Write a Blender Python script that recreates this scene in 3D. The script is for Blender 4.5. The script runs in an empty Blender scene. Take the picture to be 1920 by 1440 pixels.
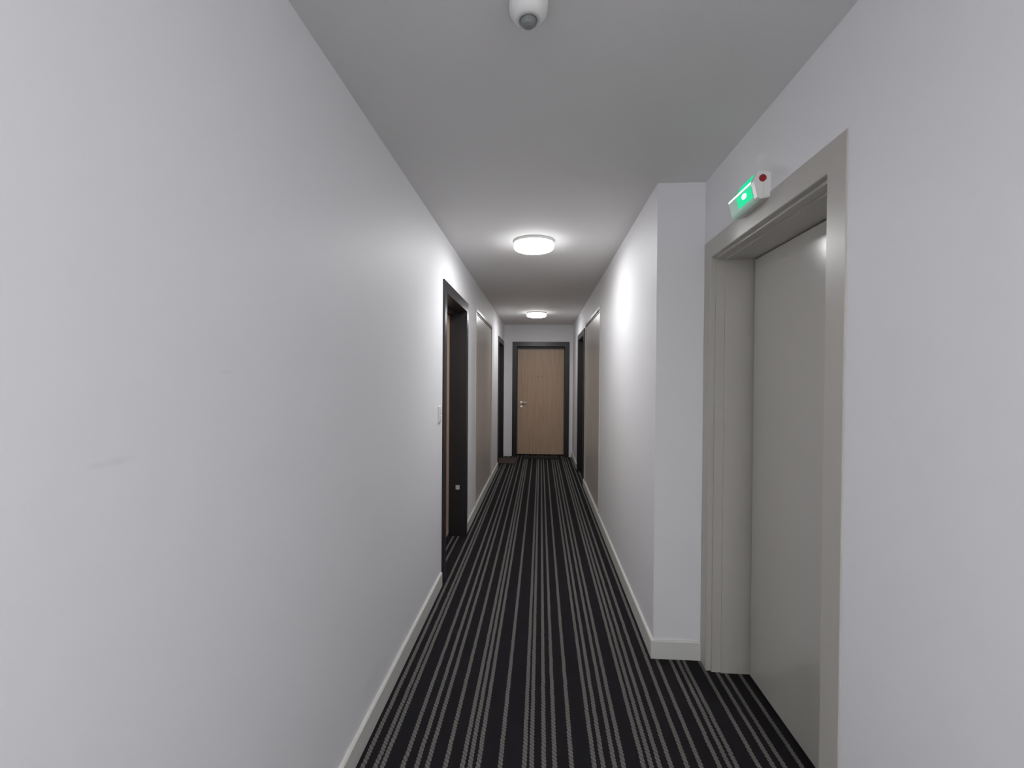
import bpy, bmesh, math, random
from mathutils import Vector, Matrix

# ------------------------------------------------------------------ camera, world, exposure
C = bpy.context.scene.collection
SC = bpy.context.scene
YAW, PITCH, ROLL, FPX, CAM_Z = 0.0621, -0.0106, 0.0072, 860.0, 1.4089

cy, sy, cp, sp, cr, sr = math.cos(YAW), math.sin(YAW), math.cos(PITCH), math.sin(PITCH), math.cos(ROLL), math.sin(ROLL)
F_ = Vector((-sy * cp, cy * cp, sp)); R_ = Vector((cy, sy, 0)); U_ = R_.cross(F_)
RR = R_ * cr + U_ * sr; UU = U_ * cr - R_ * sr
cam_d = bpy.data.cameras.new('camera'); cam = bpy.data.objects.new('camera', cam_d); C.objects.link(cam)
cam_d.sensor_width = 36.0; cam_d.lens = FPX * 36.0 / 1920.0; cam_d.clip_start = 0.02; cam_d.clip_end = 60
cam.matrix_world = Matrix(((RR.x, UU.x, -F_.x, 0), (RR.y, UU.y, -F_.y, 0), (RR.z, UU.z, -F_.z, CAM_Z), (0, 0, 0, 1)))
SC.camera = cam

world = bpy.data.worlds.new('world'); SC.world = world; world.use_nodes = True
world.node_tree.nodes['Background'].inputs[0].default_value = (0, 0, 0, 1)
world.node_tree.nodes['Background'].inputs[1].default_value = 0.0

SC.view_settings.view_transform = 'Standard'; SC.view_settings.look = 'None'
SC.view_settings.gamma = 1.0; SC.view_settings.use_curve_mapping = False
SC.view_settings.exposure = 0.0
SC.cycles.diffuse_bounces = 12; SC.cycles.max_bounces = 14      # light keeps bouncing between the pale walls

LAMP_POWER = 75.0          # emission strength of the round ceiling lamps in view
LAMP_POWER_FILL = 97.0     # pair of unseen ceiling lamps added as fill behind the photographer
LAMP_COLOR = (0.975, 0.985, 1.0)
H = 2.40
XL, XR, XN = -0.6694, 0.5812, 0.8171      # left wall, right corridor wall, right wall beside the lift lobby
YB, YS, YF = -3.0, 2.3588, 8.3647          # wall behind the camera, step in right wall, end wall

# ------------------------------------------------------------------ helpers
def srgb(r, g, b):
    def f(c):
        c /= 255.0
        return c / 12.92 if c <= 0.04045 else ((c + 0.055) / 1.055) ** 2.4
    return (f(r), f(g), f(b), 1.0)

def mat(name, color, rough=0.6, metal=0.0, emis=None, strength=0.0, bump=None, mottle=None, spec=0.5):
    m = bpy.data.materials.new(name); m.use_nodes = True
    nt = m.node_tree; b = nt.nodes['Principled BSDF']
    b.inputs['Base Color'].default_value = color
    b.inputs['Roughness'].default_value = rough; b.inputs['Metallic'].default_value = metal
    b.inputs['Specular IOR Level'].default_value = spec
    if emis:
        b.inputs['Emission Color'].default_value = emis; b.inputs['Emission Strength'].default_value = strength
    tc = nt.nodes.new('ShaderNodeTexCoord')
    if mottle:
        sc, amt = mottle
        n = nt.nodes.new('ShaderNodeTexNoise'); n.inputs['Scale'].default_value = sc; n.inputs['Detail'].default_value = 4
        mr = nt.nodes.new('ShaderNodeMapRange'); mr.inputs[3].default_value = 1 - amt; mr.inputs[4].default_value = 1 + amt
        mx = nt.nodes.new('ShaderNodeVectorMath'); mx.operation = 'SCALE'; mx.inputs[0].default_value = color[:3]
        nt.links.new(tc.outputs['Object'], n.inputs['Vector']); nt.links.new(n.outputs['Fac'], mr.inputs[0])
        nt.links.new(mr.outputs[0], mx.inputs['Scale']); nt.links.new(mx.outputs[0], b.inputs['Base Color'])
    if bump:
        sc, st = bump
        n = nt.nodes.new('ShaderNodeTexNoise'); n.inputs['Scale'].default_value = sc; n.inputs['Detail'].default_value = 5
        bp = nt.nodes.new('ShaderNodeBump'); bp.inputs['Strength'].default_value = st; bp.inputs['Distance'].default_value = 0.002
        nt.links.new(tc.outputs['Object'], n.inputs['Vector']); nt.links.new(n.outputs['Fac'], bp.inputs['Height'])
        nt.links.new(bp.outputs[0], b.inputs['Normal'])
    return m

def link(name, bm, m, parent=None, smooth=False):
    me = bpy.data.meshes.new(name); bmesh.ops.recalc_face_normals(bm, faces=bm.faces[:])
    if smooth:
        for f in bm.faces: f.smooth = True
    bm.to_mesh(me); bm.free()
    for mm in (m if isinstance(m, (list, tuple)) else [m]): me.materials.append(mm)
    o = bpy.data.objects.new(name, me); C.objects.link(o)
    if parent: o.parent = parent; o.matrix_parent_inverse = Matrix.Translation(-(parent.location + (parent.parent.location if parent.parent else Vector())))
    return o

def box(bm, x0, x1, y0, y1, z0, z1, bevel=0.0):
    g = bmesh.ops.create_cube(bm, size=1.0)
    for v in g['verts']:
        v.co = Vector(((x0 + x1) / 2 + v.co.x * (x1 - x0), (y0 + y1) / 2 + v.co.y * (y1 - y0), (z0 + z1) / 2 + v.co.z * (z1 - z0)))
    if bevel:
        es = list({e for v in g['verts'] for e in v.link_edges})
        bmesh.ops.bevel(bm, geom=es, offset=bevel, segments=2, affect='EDGES', profile=0.5)

def bx(*a, **k):
    bm = bmesh.new(); box(bm, *a, **k); return bm

def lathe(bm, prof, cx, cy_, segs=48, cap=True):
    rings = []
    for r, z in prof:
        if r < 1e-6: rings.append([bm.verts.new((cx, cy_, z))])
        else: rings.append([bm.verts.new((cx + r * math.cos(2 * math.pi * i / segs), cy_ + r * math.sin(2 * math.pi * i / segs), z)) for i in range(segs)])
    for a, b in zip(rings, rings[1:]):
        for i in range(segs):
            j = (i + 1) % segs
            if len(a) == 1: bm.faces.new((a[0], b[i], b[j]))
            elif len(b) == 1: bm.faces.new((a[i], a[j], b[0]))
            else: bm.faces.new((a[i], a[j], b[j], b[i]))
    if cap and len(rings[0]) > 1: bm.faces.new(rings[0])

def sweep(bm, prof, W0, W1, Ht, place):
    """closed profile of (inset, depth) carried up one jamb, across the head and down the other, mitred"""
    secs = []
    for k in range(4):
        s = []
        for a, d in prof:
            w = W0 + a if k < 2 else W1 - a
            z = 0.0 if k in (0, 3) else Ht - a
            s.append(bm.verts.new(place(w, z, d)))
        secs.append(s)
    n = len(prof)
    for a, b in zip(secs, secs[1:]):
        for i in range(n):
            j = (i + 1) % n; bm.faces.new((a[i], a[j], b[j], b[i]))
    bm.faces.new(secs[0]); bm.faces.new(secs[3])

def pbox(bm, place, w0, w1, z0, z1, d0, d1, bevel=0.0):
    p = [place(w0, z0, d0), place(w1, z1, d1)]
    lo = [min(p[0][i], p[1][i]) for i in range(3)]; hi = [max(p[0][i], p[1][i]) for i in range(3)]
    box(bm, lo[0], hi[0], lo[1], hi[1], lo[2], hi[2], bevel)

def tube(bm, p0, p1, r, segs=14):
    p0, p1 = Vector(p0), Vector(p1); d = p1 - p0
    q = d.to_track_quat('Z', 'Y').to_matrix().to_4x4()
    bmesh.ops.create_cone(bm, cap_ends=True, segments=segs, radius1=r, radius2=r, depth=d.length, matrix=Matrix.Translation((p0 + p1) / 2) @ q)

def tag(o, label, cat, group=None, kind=None):
    o['label'] = label; o['category'] = cat
    if group: o['group'] = group
    if kind: o['kind'] = kind
    return o

def empty(name, loc, label, cat, group=None, kind=None):
    o = bpy.data.objects.new(name, None); C.objects.link(o); o.location = loc; o.empty_display_size = 0.1
    return tag(o, label, cat, group, kind)

# ------------------------------------------------------------------ materials
def scuffed_wall():
    m = mat('wall_paint_scuffed', WALL_C, 0.55, bump=(90, 0.10), spec=0.3)
    nt = m.node_tree; b = nt.nodes['Principled BSDF']
    geo = nt.nodes.new('ShaderNodeNewGeometry'); sp_ = nt.nodes.new('ShaderNodeSeparateXYZ'); nt.links.new(geo.outputs['Position'], sp_.inputs[0])
    n = nt.nodes.new('ShaderNodeTexNoise'); n.inputs['Scale'].default_value = 45; nt.links.new(geo.outputs['Position'], n.inputs['Vector'])
    def M(op, a, b_=None):
        q = nt.nodes.new('ShaderNodeMath'); q.operation = op
        for i, v in enumerate((a, b_)):
            if v is None: continue
            if isinstance(v, (int, float)): q.inputs[i].default_value = v
            else: nt.links.new(v, q.inputs[i])
        return q.outputs[0]
    tot = None
    for y, z, ly, lz in ((.675, 1.274, .052, .008), (.937, 1.420, .030, .005)):
        dy = M('DIVIDE', M('SUBTRACT', sp_.outputs[1], y), ly); dz = M('DIVIDE', M('SUBTRACT', sp_.outputs[2], z), lz)
        r2 = M('ADD', M('MULTIPLY', dy, dy), M('MULTIPLY', dz, dz))
        k = M('MULTIPLY', M('MAXIMUM', M('SUBTRACT', 1.0, r2), 0.0), n.outputs['Fac'])
        tot = k if tot is None else M('ADD', tot, k)
    mx = nt.nodes.new('ShaderNodeMix'); mx.data_type = 'RGBA'; mx.inputs[6].default_value = WALL_C; mx.inputs[7].default_value = (0.55, 0.50, 0.46, 1)
    nt.links.new(M('MULTIPLY', tot, 0.28), mx.inputs[0]); nt.links.new(mx.outputs[2], b.inputs['Base Color'])
    return m
WALL_C = (0.80, 0.797, 0.812, 1)
WALL_S = scuffed_wall()
WALL = mat('wall_paint', (0.80, 0.797, 0.812, 1), 0.55, bump=(90, 0.10), mottle=(1.3, 0.012), spec=0.3)
CEIL = mat('ceiling_paint', (0.75, 0.742, 0.735, 1), 0.85, bump=(140, 0.22), spec=0.2)
BASE = mat('baseboard_paint', (0.66, 0.66, 0.62, 1), 0.4)
FRAME = mat('charcoal_satin_paint', (0.0185, 0.0165, 0.0190, 1), 0.33, bump=(60, 0.04))
TAUPE = mat('taupe_satin_paint', (0.56, 0.515, 0.47, 1), 0.30, bump=(70, 0.05))
LIFT = mat('greige_gloss_paint', (0.54, 0.525, 0.48, 1), 0.19, spec=0.85, bump=(120, 0.06))
LIFTF = mat('greige_frame_paint', (0.485, 0.468, 0.432, 1), 0.30, bump=(120, 0.05))
DARK = mat('dark_gap', (0.008, 0.008, 0.008, 1), 0.9)
WHITE = mat('white_plastic', (0.78, 0.78, 0.76, 1), 0.35)
GREYLENS = mat('grey_lens_plastic', (0.22, 0.23, 0.23, 1), 0.35)
CHROME = mat('brushed_steel', (0.75, 0.72, 0.66, 1), 0.22, metal=1.0)
BRASSY = mat('pale_steel', (0.62, 0.58, 0.52, 1), 0.3, metal=1.0)
MATB = mat('brown_coir', (0.075, 0.050, 0.042, 1), 0.95, bump=(400, 0.8), mottle=(60, 0.18))
MATK = mat('black_rubber_mat', (0.012, 0.012, 0.013, 1), 0.9, bump=(300, 0.6))
RED = mat('red_lens', (0.28, 0.012, 0.015, 1), 0.25)
GREENP = mat('green_backlit_panel', (0.0, 0.10, 0.05, 1), 0.5, spec=0.06, emis=(0.0, 0.74, 0.32, 1), strength=1.0)
REFLW = mat('white_reflection_glow', (0.9, 0.95, 0.95, 1), 0.3, emis=(0.85, 1.0, 0.97, 1), strength=2.0)  # glowing white that stands in for lamp reflections on the exit light
CLEARP = mat('pale_green_diffuser', (0.55, 0.66, 0.61, 1), 0.45, spec=0.12, emis=(0.20, 0.62, 0.42, 1), strength=0.12)
LAMPB = mat('lamp_diffuser_bottom', (0.9, 0.9, 0.9, 1), 0.4, emis=(*LAMP_COLOR, 1), strength=LAMP_POWER)
LAMPC = mat('lamp_diffuser_far_bottom', (0.9, 0.9, 0.9, 1), 0.4, emis=(*LAMP_COLOR, 1), strength=LAMP_POWER * 0.82)
LAMP = mat('lamp_diffuser', (0.9, 0.9, 0.9, 1), 0.4, emis=(*LAMP_COLOR, 1), strength=7.0)
LAMPFILL = mat('fill_lamp_diffuser', (0.9, 0.9, 0.9, 1), 0.4, emis=(*LAMP_COLOR, 1), strength=LAMP_POWER_FILL)  # for the added, unseen fill lamps only
PALE = mat('pale_sticker', (0.5, 0.5, 0.5, 1), 0.5)
NUM = mat('dull_numeral', (0.33, 0.25, 0.22, 1), 0.4)

def wood_mat():
    m = mat('beech_veneer', (0.33, 0.21, 0.135, 1), 0.42)
    nt = m.node_tree; b = nt.nodes['Principled BSDF']
    tc = nt.nodes.new('ShaderNodeTexCoord'); mp = nt.nodes.new('ShaderNodeMapping'); mp.inputs['Scale'].default_value = (22, 22, 0.9)
    n = nt.nodes.new('ShaderNodeTexNoise'); n.inputs['Scale'].default_value = 3; n.inputs['Detail'].default_value = 6
    r = nt.nodes.new('ShaderNodeValToRGB')
    r.color_ramp.elements[0].position = 0.3; r.color_ramp.elements[0].color = (0.46, 0.31, 0.205, 1)
    r.color_ramp.elements[1].position = 0.72; r.color_ramp.elements[1].color = (0.55, 0.40, 0.28, 1)
    nt.links.new(tc.outputs['Object'], mp.inputs[0]); nt.links.new(mp.outputs[0], n.inputs['Vector'])
    nt.links.new(n.outputs['Fac'], r.inputs[0]); nt.links.new(r.outputs[0], b.inputs['Base Color'])
    return m
WOOD = wood_mat()

def math_node(nt, op, a, b=None, c=None):
    n = nt.nodes.new('ShaderNodeMath'); n.operation = op
    for i, v in enumerate((a, b, c)):
        if v is None: continue
        if isinstance(v, (int, float)): n.inputs[i].default_value = v
        else: nt.links.new(v, n.inputs[i])
    return n.outputs[0]

def carpet_mats():
    ground = (0.0165, 0.0150, 0.0172, 1)
    g = mat('carpet_charcoal_pile', ground, 0.95, bump=(700, 0.9), spec=0.1, mottle=(9, 0.22))
    m = mat('carpet_grey_twist_stripe', ground, 0.95, spec=0.1)
    nt = m.node_tree; b = nt.nodes['Principled BSDF']
    uv = nt.nodes.new('ShaderNodeUVMap'); uv.uv_map = 'UVMap'
    sep = nt.nodes.new('ShaderNodeSeparateXYZ'); nt.links.new(uv.outputs[0], sep.inputs[0])
    u, v = sep.outputs[0], sep.outputs[1]
    # lateral wander of the yarn
    wn = nt.nodes.new('ShaderNodeTexNoise'); wn.noise_dimensions = '2D'; wn.inputs['Scale'].default_value = 1.0; wn.inputs['Detail'].default_value = 2
    cmb = nt.nodes.new('ShaderNodeCombineXYZ')
    geo = nt.nodes.new('ShaderNodeNewGeometry'); gs = nt.nodes.new('ShaderNodeSeparateXYZ'); nt.links.new(geo.outputs['Position'], gs.inputs[0])
    uv2 = nt.nodes.new('ShaderNodeUVMap'); uv2.uv_map = 'Yarn'; s2 = nt.nodes.new('ShaderNodeSeparateXYZ'); nt.links.new(uv2.outputs[0], s2.inputs[0])
    xq = s2.outputs[0]; v = math_node(nt, 'ADD', v, s2.outputs[1])
    nt.links.new(math_node(nt, 'MULTIPLY', v, 14.0), cmb.inputs[0]); nt.links.new(xq, cmb.inputs[1])
    nt.links.new(cmb.outputs[0], wn.inputs['Vector'])
    wander = math_node(nt, 'MULTIPLY', math_node(nt, 'SUBTRACT', wn.outputs['Fac'], 0.5), 0.35)
    uu = math_node(nt, 'ADD', u, wander)
    # diagonal tufts: phase runs along the yarn and slants across it
    ph = math_node(nt, 'ADD', math_node(nt, 'MULTIPLY', v, 1 / 0.0175), math_node(nt, 'MULTIPLY', uu, 0.50))
    ph = math_node(nt, 'ADD', ph, math_node(nt, 'MULTIPLY', wn.outputs['Fac'], 1.3))
    tri = math_node(nt, 'PINGPONG', ph, 0.5)                     # 0..0.5
    tuft = nt.nodes.new('ShaderNodeMapRange'); tuft.interpolation_type = 'SMOOTHSTEP'
    nt.links.new(tri, tuft.inputs[0]); tuft.inputs[1].default_value = 0.0; tuft.inputs[2].default_value = 0.16
    tuft.inputs[3].default_value = 0.30; tuft.inputs[4].default_value = 1.0
    au = math_node(nt, 'ABSOLUTE', uu)
    lim = math_node(nt, 'ADD', 0.62, math_node(nt, 'MULTIPLY', tri, 0.48))
    edge = nt.nodes.new('ShaderNodeMapRange'); edge.interpolation_type = 'SMOOTHSTEP'
    nt.links.new(math_node(nt, 'SUBTRACT', lim, au), edge.inputs[0]); edge.inputs[1].default_value = -0.05; edge.inputs[2].default_value = 0.12
    fn = nt.nodes.new('ShaderNodeTexNoise'); fn.inputs['Scale'].default_value = 160; fn.inputs['Detail'].default_value = 3
    nt.links.new(geo.outputs['Position'], fn.inputs['Vector'])
    mask = math_node(nt, 'MULTIPLY', math_node(nt, 'MULTIPLY', edge.outputs[0], tuft.outputs[0]),
                     math_node(nt, 'ADD', 0.45, math_node(nt, 'MULTIPLY', fn.outputs['Fac'], 1.1)))
    mask = math_node(nt, 'MINIMUM', mask, 1.2)
    mix = nt.nodes.new('ShaderNodeMix'); mix.data_type = 'RGBA'; mix.clamp_factor = False
    mix.inputs[6].default_value = ground; mix.inputs[7].default_value = STRIPE
    nt.links.new(mask, mix.inputs[0]); nt.links.new(mix.outputs[2], b.inputs['Base Color'])
    bp = nt.nodes.new('ShaderNodeBump'); bp.inputs['Strength'].default_value = 0.6; bp.inputs['Distance'].default_value = 0.002
    nt.links.new(mask, bp.inputs['Height']); nt.links.new(bp.outputs[0], b.inputs['Normal'])
    return g, m
STRIPE = (0.152, 0.145, 0.136, 1)
CARPET, STRIPEM = carpet_mats()

# ------------------------------------------------------------------ floor: striped carpet, one strip of faces per yarn
stripes = [-0.767, -0.722, -0.633, -0.587, -0.562, -0.488, -0.439, -0.400, -0.335, -0.273, -0.246, -0.216, -0.136, -0.048, -0.022, 0.023, 0.063,
           0.125, 0.207, 0.239, 0.281, 0.314, 0.387, 0.415, 0.446, 0.487, 0.546, 0.596, 0.663, 0.700, 0.728, 0.807, 0.861, 0.901, 0.965]
bm = bmesh.new(); uvl = bm.loops.layers.uv.new('UVMap'); uvy = bm.loops.layers.uv.new('Yarn')
HW = 0.0115
xs = [-0.95]; spans = []
for i, s in enumerate(stripes):
    lo = s - HW if i == 0 else max(s - HW, (s + stripes[i - 1]) / 2)
    hi = s + HW if i == len(stripes) - 1 else min(s + HW, (s + stripes[i + 1]) / 2)
    spans.append((s, lo, hi))
edges = [(-0.95, spans[0][1], None)]
for i, (s, lo, hi) in enumerate(spans):
    edges.append((lo, hi, s))
    nx = spans[i + 1][1] if i + 1 < len(spans) else 1.10
    if nx - hi > 1e-5: edges.append((hi, nx, None))
for x0, x1, s in edges:
    vs = [bm.verts.new(p) for p in ((x0, YB - .2, 0), (x1, YB - .2, 0), (x1, YF + .35, 0), (x0, YF + .35, 0))]
    f = bm.faces.new(vs); f.material_index = 0 if s is None else 1
    for l in f.loops:
        c = s if s is not None else 0
        l[uvl].uv = ((l.vert.co.x - c) / HW, l.vert.co.y); l[uvy].uv = (c * 131.7, (c * 7.913) % 1.0)
bmesh.ops.remove_doubles(bm, verts=bm.verts[:], dist=1e-6)
g = bmesh.ops.extrude_face_region(bm, geom=bm.faces[:])
for v in [e for e in g['geom'] if isinstance(e, bmesh.types.BMVert)]: v.co.z = -0.02
fl = link('floor', bm, [CARPET, STRIPEM])
tag(fl, 'charcoal corridor carpet with pale grey twisted stripes running lengthways', 'floor', kind='structure')

# ------------------------------------------------------------------ walls and ceiling
FW = 0.085                                   # width of the door casing
# (near edge, far edge) of each casing
D_L1, D_L2, D_R1 = (3.100, 4.135), (7.18, 8.215), (6.115, 7.15)
D_F = (-0.514, 0.520)
DT = 2.09
CUP_L, CUP_R, CUP_T = (4.70, 6.23), (4.55, 6.02), 2.14
L_D = (1.287, 2.356); L_T = 2.088
WT = 0.26
def wall(name, axis, p0, depth, segs, label):
    """axis 'y': wall running along Y with its face at x = p0; segs = list of (a, b, openings)"""
    bm = bmesh.new()
    a, b, ops = segs
    cur = a
    for o0, o1, oz in sorted(ops):
        if axis == 'y':
            box(bm, *sorted((p0, p0 + depth)), cur, o0, 0, H); box(bm, *sorted((p0, p0 + depth)), o0, o1, oz, H)
        else:
            box(bm, cur, o0, *sorted((p0, p0 + depth)), 0, H); box(bm, o0, o1, *sorted((p0, p0 + depth)), oz, H)
        cur = o1
    if axis == 'y': box(bm, *sorted((p0, p0 + depth)), cur, b, 0, H)
    else: box(bm, cur, b, *sorted((p0, p0 + depth)), 0, H)
    return tag(link(name, bm, WALL_S if name == 'wall_left' else WALL), label, 'wall', kind='structure')
I = 0.045
op = lambda d, t=DT, i=I: (d[0] + i, d[1] - i, t - i)
wall('wall_left', 'y', XL, -WT, (YB, YF, [op(D_L1), op(D_L2), (CUP_L[0] + .02, CUP_L[1] - .02, CUP_T - .02)]),
     'long plain pale grey wall along the left of the corridor')
wall('wall_right', 'y', XR, WT, (YS, YF, [op(D_R1), (CUP_R[0] + .02, CUP_R[1] - .02, CUP_T - .02)]),
     'pale grey corridor wall beyond the step, its blunt end facing the camera')
wall('wall_near_right', 'y', XN, WT, (YB, YS, [(L_D[0] + .05, L_D[1] - .04, L_T - .05)]),
     'pale grey wall around the recessed greige door on the right')
wall('wall_end', 'x', YF, WT, (XL - WT, XR + WT, [op(D_F)]), 'short pale grey wall closing the corridor around the wood door')
wall('wall_back', 'x', YB, -WT, (XL - WT, XN + WT, []), 'plain pale grey wall behind the photographer')
tag(link('ceiling', bx(XL - WT, XN + WT, YB - WT, YF + WT, H, H + .12), CEIL), 'flat grey painted ceiling running the length of the corridor', 'ceiling', kind='structure')

# ------------------------------------------------------------------ baseboards (chamfered top edge)
BH, BT = 0.093, 0.013
def base(name, pts_list, label):
    """pts_list: (axis, face coord, sign into the room, from, to)"""
    bm = bmesh.new()
    for ax, f, s, a, b in pts_list:
        prof = [(0, 0), (BT, 0), (BT, BH - .006), (BT - .005, BH), (0, BH)]
        ends = []
        for t in (a, b):
            ends.append([bm.verts.new((f + s * d, t, z) if ax == 'y' else (t, f + s * d, z)) for d, z in prof])
        n = len(prof)
        for i in range(n):
            j = (i + 1) % n; bm.faces.new((ends[0][i], ends[0][j], ends[1][j], ends[1][i]))
        bm.faces.new(ends[0]); bm.faces.new(ends[1])
    return tag(link(name, bm, BASE), label, 'baseboard', kind='structure')
base('baseboard_left', [('y', XL, 1, YB, D_L1[0] - .028), ('y', XL, 1, D_L1[1] + .002, D_L2[0] - .002), ('y', XL, 1, D_L2[1] + .002, YF)],
     'off-white baseboard along the foot of the long left wall')
base('baseboard_right', [('y', XR, -1, YS - BT, D_R1[0] - .002), ('y', XR, -1, D_R1[1] + .002, YF), ('x', YS, -1, XR, XN - .004)],
     'off-white baseboard wrapping the step and right corridor wall')
base('baseboard_near', [('y', XN, -1, YB, L_D[0] - .002)], 'off-white baseboard on the wall nearest the camera at right')

# ------------------------------------------------------------------ apartment doors
def apartment_door(name, d, place, label, hinge_far=True, marks=False, sticker=False):
    w0, w1 = d
    origin = Vector(place((w0 + w1) / 2, 0, 0))
    root = empty(name, origin, label, 'door', kind='structure')
    bm = bmesh.new()
    prof = [(0, -.010), (.004, -.014), (FW - .004, -.014), (FW, -.010), (FW, .20), (I, .20), (I, 0), (0, 0)]
    sweep(bm, prof, w0, w1, DT, place); link('door_frame', bm, FRAME, root)
    bm = bmesh.new(); pbox(bm, place, w0 + FW, w1 - FW, DT - FW - .032, DT - FW, .10, .20); link('head_stop', bm, FRAME, root)
    bm = bmesh.new(); pbox(bm, place, w0 + FW + .004, w1 - FW - .004, .022, DT - FW - .036, .142, .182, .0015); lf = link('door_leaf', bm, WOOD, root)
    bm = bmesh.new(); pbox(bm, place, w0 + FW, w1 - FW, 0, .010, .135, .20, .002); link('threshold', bm, DARK, root)
    # lever handle: rosette, neck, lever, and a key rosette below
    hw = (w0 + FW + .075) if hinge_far else (w1 - FW - .075); sg = 1 if hinge_far else -1
    bm = bmesh.new()
    def disc(w, z, r, d0, d1):
        p0, p1 = place(w, z, d0), place(w, z, d1); tube(bm, p0, p1, r, 24)
    disc(hw, .982, .025, .142, .132); disc(hw, .982, .009, .134, .092)
    tube(bm, place(hw - sg * .004, .982, .094), place(hw + sg * .105, .982, .094), .0085)
    h = link('door_handle', bm, CHROME, root)
    bm = bmesh.new(); disc(hw, .905, .024, .142, .133); disc(hw, .905, .009, .135, .128); link('lock_rosette', bm, CHROME, root)
    if marks:
        bm = bmesh.new(); 
        for q in (-.034, .030): pbox(bm, place, q - .011, q + .011, 1.435, 1.478, .139, .143, .001)
        o = link('number_plate', bm, NUM, root); o['label'] = 'two small dull marks in place of a door number'
    if sticker:
        bm = bmesh.new(); pbox(bm, place, w1 - FW - .002, w1 - FW + .001, .420, .458, .045, .080); o = link('sticker', bm, PALE, root)
        o['label'] = 'small pale square on the dark jamb'
    return root
pl_left = lambda w, z, d: (XL - d, w, z)
pl_right = lambda w, z, d: (XR + d, w, z)
pl_end = lambda w, z, d: (w, YF + d, z)
pl_near = lambda w, z, d: (XN + d, w, z)
apartment_door('door_1', D_L1, pl_left, 'nearest recessed wood door in a charcoal casing, on the left wall', sticker=True)
apartment_door('door_2', D_L2, pl_left, 'far left charcoal-cased door beside the brown doormat', hinge_far=True)
apartment_door('door_3', D_R1, pl_right, 'charcoal-cased door deep in the right wall past the taupe cupboard')
apartment_door('door_4', D_F, pl_end, 'light wood door with a lever handle facing down the corridor', marks=True)

# ------------------------------------------------------------------ big greige door in stepped frame, right foreground
def lift_door():
    w0, w1 = L_D
    root = empty('door_5', pl_near((w0 + w1) / 2, 0, 0), 'tall plain greige door in a stepped frame under the green exit light', 'door', kind='structure')
    dX = lambda x: x - XN
    r = .0025
    prof = [(0, dX(.8155)), (r, dX(.8135)), (.086 - r, dX(.8135)), (.086, dX(.8135) + r), (.086, dX(.836)), (.0965, dX(.836)), (.0965, dX(.8776)), (.1022, dX(.8776)),
            (.1022, dX(1.046)), (.05, dX(1.046)), (.05, 0.0), (0, 0.0)]
    bm = bmesh.new(); sweep(bm, prof, w0, w1, L_T, pl_near); link('door_frame', bm, LIFTF, root)
    bm = bmesh.new(); pbox(bm, pl_near, w0 + .108, w1 - .1022 - .018, .008, L_T - .108, dX(1.005), dX(1.040), .002); link('door_leaf', bm, LIFT, root)
    bm = bmesh.new(); pbox(bm, pl_near, w0 + .1022, w1 - .1022, 0, L_T - .1022, dX(1.0405), dX(1.0455)); link('gap_backing', bm, DARK, root)
    return root
lift_door()

# ------------------------------------------------------------------ flush double-leaf service cupboards
def cupboard(name, d, place, label):
    w0, w1 = d; mid = (w0 + w1) / 2 - .01
    root = empty(name, place(mid, 0, 0), label, 'cupboard', group='flush service cupboards in the corridor walls')
    bm = bmesh.new(); sweep(bm, [(0, -.001), (.002, -.006), (.030, -.006), (.032, -.003), (.032, .05), (.02, .05), (.02, 0), (0, 0)], w0, w1, CUP_T, place)
    link('casing', bm, TAUPE, root)
    for a, b in ((w0 + .035, mid - .002), (mid + .002, w1 - .035)):
        bm = bmesh.new(); pbox(bm, place, a, b, BH + .004, CUP_T - .038, .004, .026, .0015); link('cupboard_door', bm, TAUPE, root)
    bm = bmesh.new(); pbox(bm, place, w0 + .032, w1 - .032, CUP_T - .056, CUP_T - .050, -.001, .006, .001); link('seal_strip', bm, DARK, root)
    bm = bmesh.new(); pbox(bm, place, w0 + .032, w1 - .032, 0, BH, 0.001, .03); link('plinth', bm, WALL, root)
    bm = bmesh.new(); pbox(bm, place, w0 + .032, w1 - .032, BH, CUP_T - .032, .045, .05); link('back_panel', bm, DARK, root)
cupboard('service_cupboard', CUP_L, pl_left, 'flush taupe double-door cupboard set in the left wall')
cupboard('service_cupboard', CUP_R, pl_right, 'flush taupe double-door cupboard set in the right wall')

# ------------------------------------------------------------------ round ceiling lamps
def lamp(x, y, m, label, bottom=None):
    root = empty('ceiling_lamp', (x, y, H), label, 'lamp', group='round white ceiling lamps')
    bm = bmesh.new(); lathe(bm, [(.143, H), (.1455, H - .003), (.1455, H - .016), (.1435, H - .019), (.120, H - .0185), (0, H - .0185)], x, y); link('lamp_base', bm, WHITE, root, True)
    bm = bmesh.new()
    prof = [(.128, H - .018), (.1420, H - .0185), (.1435, H - .026), (.143, H - .040)]
    for k in range(1, 7):
        a = k / 6 * math.pi / 2; prof.append((.122 + .021 * math.cos(a), H - .040 - .022 * math.sin(a)))
    prof += [(.08, H - .0645), (.04, H - .0655), (0, H - .066)]
    lathe(bm, prof, x, y, 64, cap=False); bm.normal_update()
    for f in bm.faces: f.material_index = 1 if abs(f.normal.z) > .5 else 0
    link('lamp_shade', bm, [m, bottom or m], root, True)
lamp(-.055, 3.305, LAMP, 'round lit ceiling lamp nearest the camera, above the first charcoal-cased door', LAMPB)
lamp(-.067, 6.835, LAMP, 'smaller-looking lit ceiling lamp near the end wood door', LAMPC)
lamp(-.30, -1.30, LAMPFILL, 'unseen round ceiling lamp added as fill behind the photographer, on the side of the long wall')
lamp(.43, -1.30, LAMPFILL, 'unseen round ceiling lamp added as fill behind the photographer, on the side of the greige door')

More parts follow.
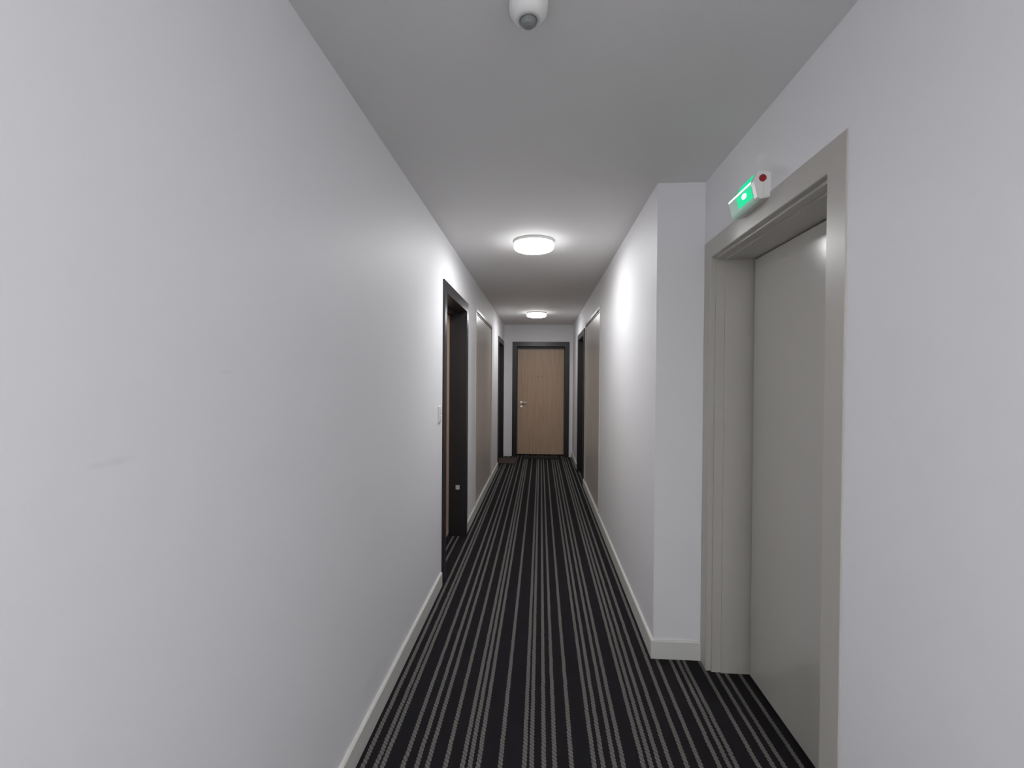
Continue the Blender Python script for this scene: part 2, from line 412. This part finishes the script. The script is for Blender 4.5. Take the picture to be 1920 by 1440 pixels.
# ------------------------------------------------------------------ motion detector
def detector():
    x, y = -.039, 1.214
    root = empty('motion_detector', (x, y, H), 'small round white motion detector with a grey lens on the ceiling', 'detector')
    bm = bmesh.new(); lathe(bm, [(.050, H), (.0515, H - .006), (.051, H - .020), (.048, H - .032), (.042, H - .042), (.034, H - .049), (.0245, H - .052), (.0235, H - .049), (0, H - .049)], x, y)
    link('housing', bm, WHITE, root, True)
    bm = bmesh.new()
    prof = [(.0225, H - .049)] + [(.0225 * math.cos(a), H - .051 - .0175 * math.sin(a)) for a in (0, .4, .8, 1.2)] + [(0, H - .0690)]
    lathe(bm, prof, x, y, 12); link('lens', bm, GREYLENS, root)
detector()

# ------------------------------------------------------------------ green emergency exit light
def exit_light():
    y0, y1, zc = 1.70, 1.925, 2.113
    root = empty('exit_light', (XN, (y0 + y1) / 2, zc), 'white emergency exit light with glowing green panel and red dot above greige door', 'exit light')
    def prism(prof, ya, yb, m, name, bev=0):
        bm = bmesh.new()
        A = [bm.verts.new((XN - d, ya, zc + z)) for d, z in prof]; B = [bm.verts.new((XN - d, yb, zc + z)) for d, z in prof]
        n = len(prof)
        for i in range(n):
            j = (i + 1) % n; bm.faces.new((A[i], A[j], B[j], B[i]))
        bm.faces.new(A); bm.faces.new(B)
        if bev: bmesh.ops.bevel(bm, geom=bm.edges[:], offset=bev, segments=2, affect='EDGES')
        return link(name, bm, m, root)
    prism([(0, .045), (.030, .050), (.030, -.050), (0, -.045)], y0, y1, WHITE, 'housing', .003)
    # cover: steep upper facet, ridge a third of the way down, long lower facet
    cov = [(.029, .051), (.044, .050), (.0595, .019), (.0600, .011), (.0465, -.044), (.038, -.051), (.029, -.051)]
    prism(cov, y0 + .001, y0 + .026, WHITE, 'end_cap', .0012)
    prism(cov, y0 + .0265, y1 - .002, CLEARP, 'cover', .0012)
    def facet(a, b, ya, yb, t, m, name):
        (d0, z0), (d1, z1) = a, b
        nx, nz = -(z1 - z0), (d1 - d0); L = math.hypot(nx, nz); nx, nz = nx / L * t, nz / L * t
        if nx < 0: nx, nz = -nx, -nz
        return prism([(d0, z0), (d1, z1), (d1 + nx, z1 + nz), (d0 + nx, z0 + nz)], ya, yb, m, name)
    facet((.0455, .0470), (.0585, .0210), y0 + .029, y0 + .140, .0012, GREENP, 'green_panel')
    facet((.0590, .0070), (.0485, -.0360), y0 + .029, y0 + .150, .0012, GREENP, 'green_panel')
    facet((.0594, .0180), (.0599, .0125), y0 + .027, y1 - .004, .0012, REFLW, 'painted_ridge_glint')  # reflection along the ridge, put in as a glowing strip
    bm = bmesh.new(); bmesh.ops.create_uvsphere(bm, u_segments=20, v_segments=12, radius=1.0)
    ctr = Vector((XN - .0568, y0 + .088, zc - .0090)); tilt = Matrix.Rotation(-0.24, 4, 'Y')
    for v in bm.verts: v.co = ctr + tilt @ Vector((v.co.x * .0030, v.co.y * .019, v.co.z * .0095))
    link('painted_reflection', bm, REFLW, root, True)  # ceiling lamp's reflection in the lower facet, put in as a glowing oval
    bm = bmesh.new(); tube(bm, (XN - .030, y0 - .003, zc + .022), (XN - .030, y0 + .004, zc + .022), .0125, 20)
    o = link('indicator', bm, RED, root); o['label'] = 'round dark red lens'
exit_light()

# ------------------------------------------------------------------ wall switch
def switch():
    y0, y1, z0, z1 = 2.965, 3.045, 1.118, 1.226
    root = empty('light_switch', (XL, (y0 + y1) / 2, (z0 + z1) / 2), 'small white double switch on the left wall beside the first charcoal casing', 'switch')
    link('plate', bx(XL, XL + .009, y0, y1, z0, z1, bevel=.002), WHITE, root)
    for a, b in ((z0 + .012, z0 + .050), (z0 + .058, z1 - .012)):
        r = link('rocker', bx(XL + .008, XL + .013, y0 + .014, y1 - .014, a, b, bevel=.0015), WHITE, root)
        link('rocker_slot', bx(XL + .0125, XL + .0135, y0 + .020, y0 + .036, a + .004, a + .010), GREYLENS, r)
switch()

# ------------------------------------------------------------------ doormats
def doormat(name, x0, x1, y0, y1, m, label):
    root = empty(name, ((x0 + x1) / 2, (y0 + y1) / 2, 0), label, 'doormat')
    link('pile', bx(x0 + .012, x1 - .012, y0 + .012, y1 - .012, .001, .016, bevel=.003), m, root)
    bm = bmesh.new()
    for a in ((x0, x1, y0, y0 + .012), (x0, x1, y1 - .012, y1), (x0, x0 + .012, y0 + .012, y1 - .012), (x1 - .012, x1, y0 + .012, y1 - .012)):
        box(bm, *a, .001, .010, bevel=.002)
    link('rubber_rim', bm, MATK, root)
doormat('doormat', -.730, -.398, 7.56, 8.122, MATB, 'brown doormat on the carpet by the far left door')
doormat('doormat', -.290, .335, 8.10, 8.345, MATK, 'thin black doormat at the foot of the end wood door')
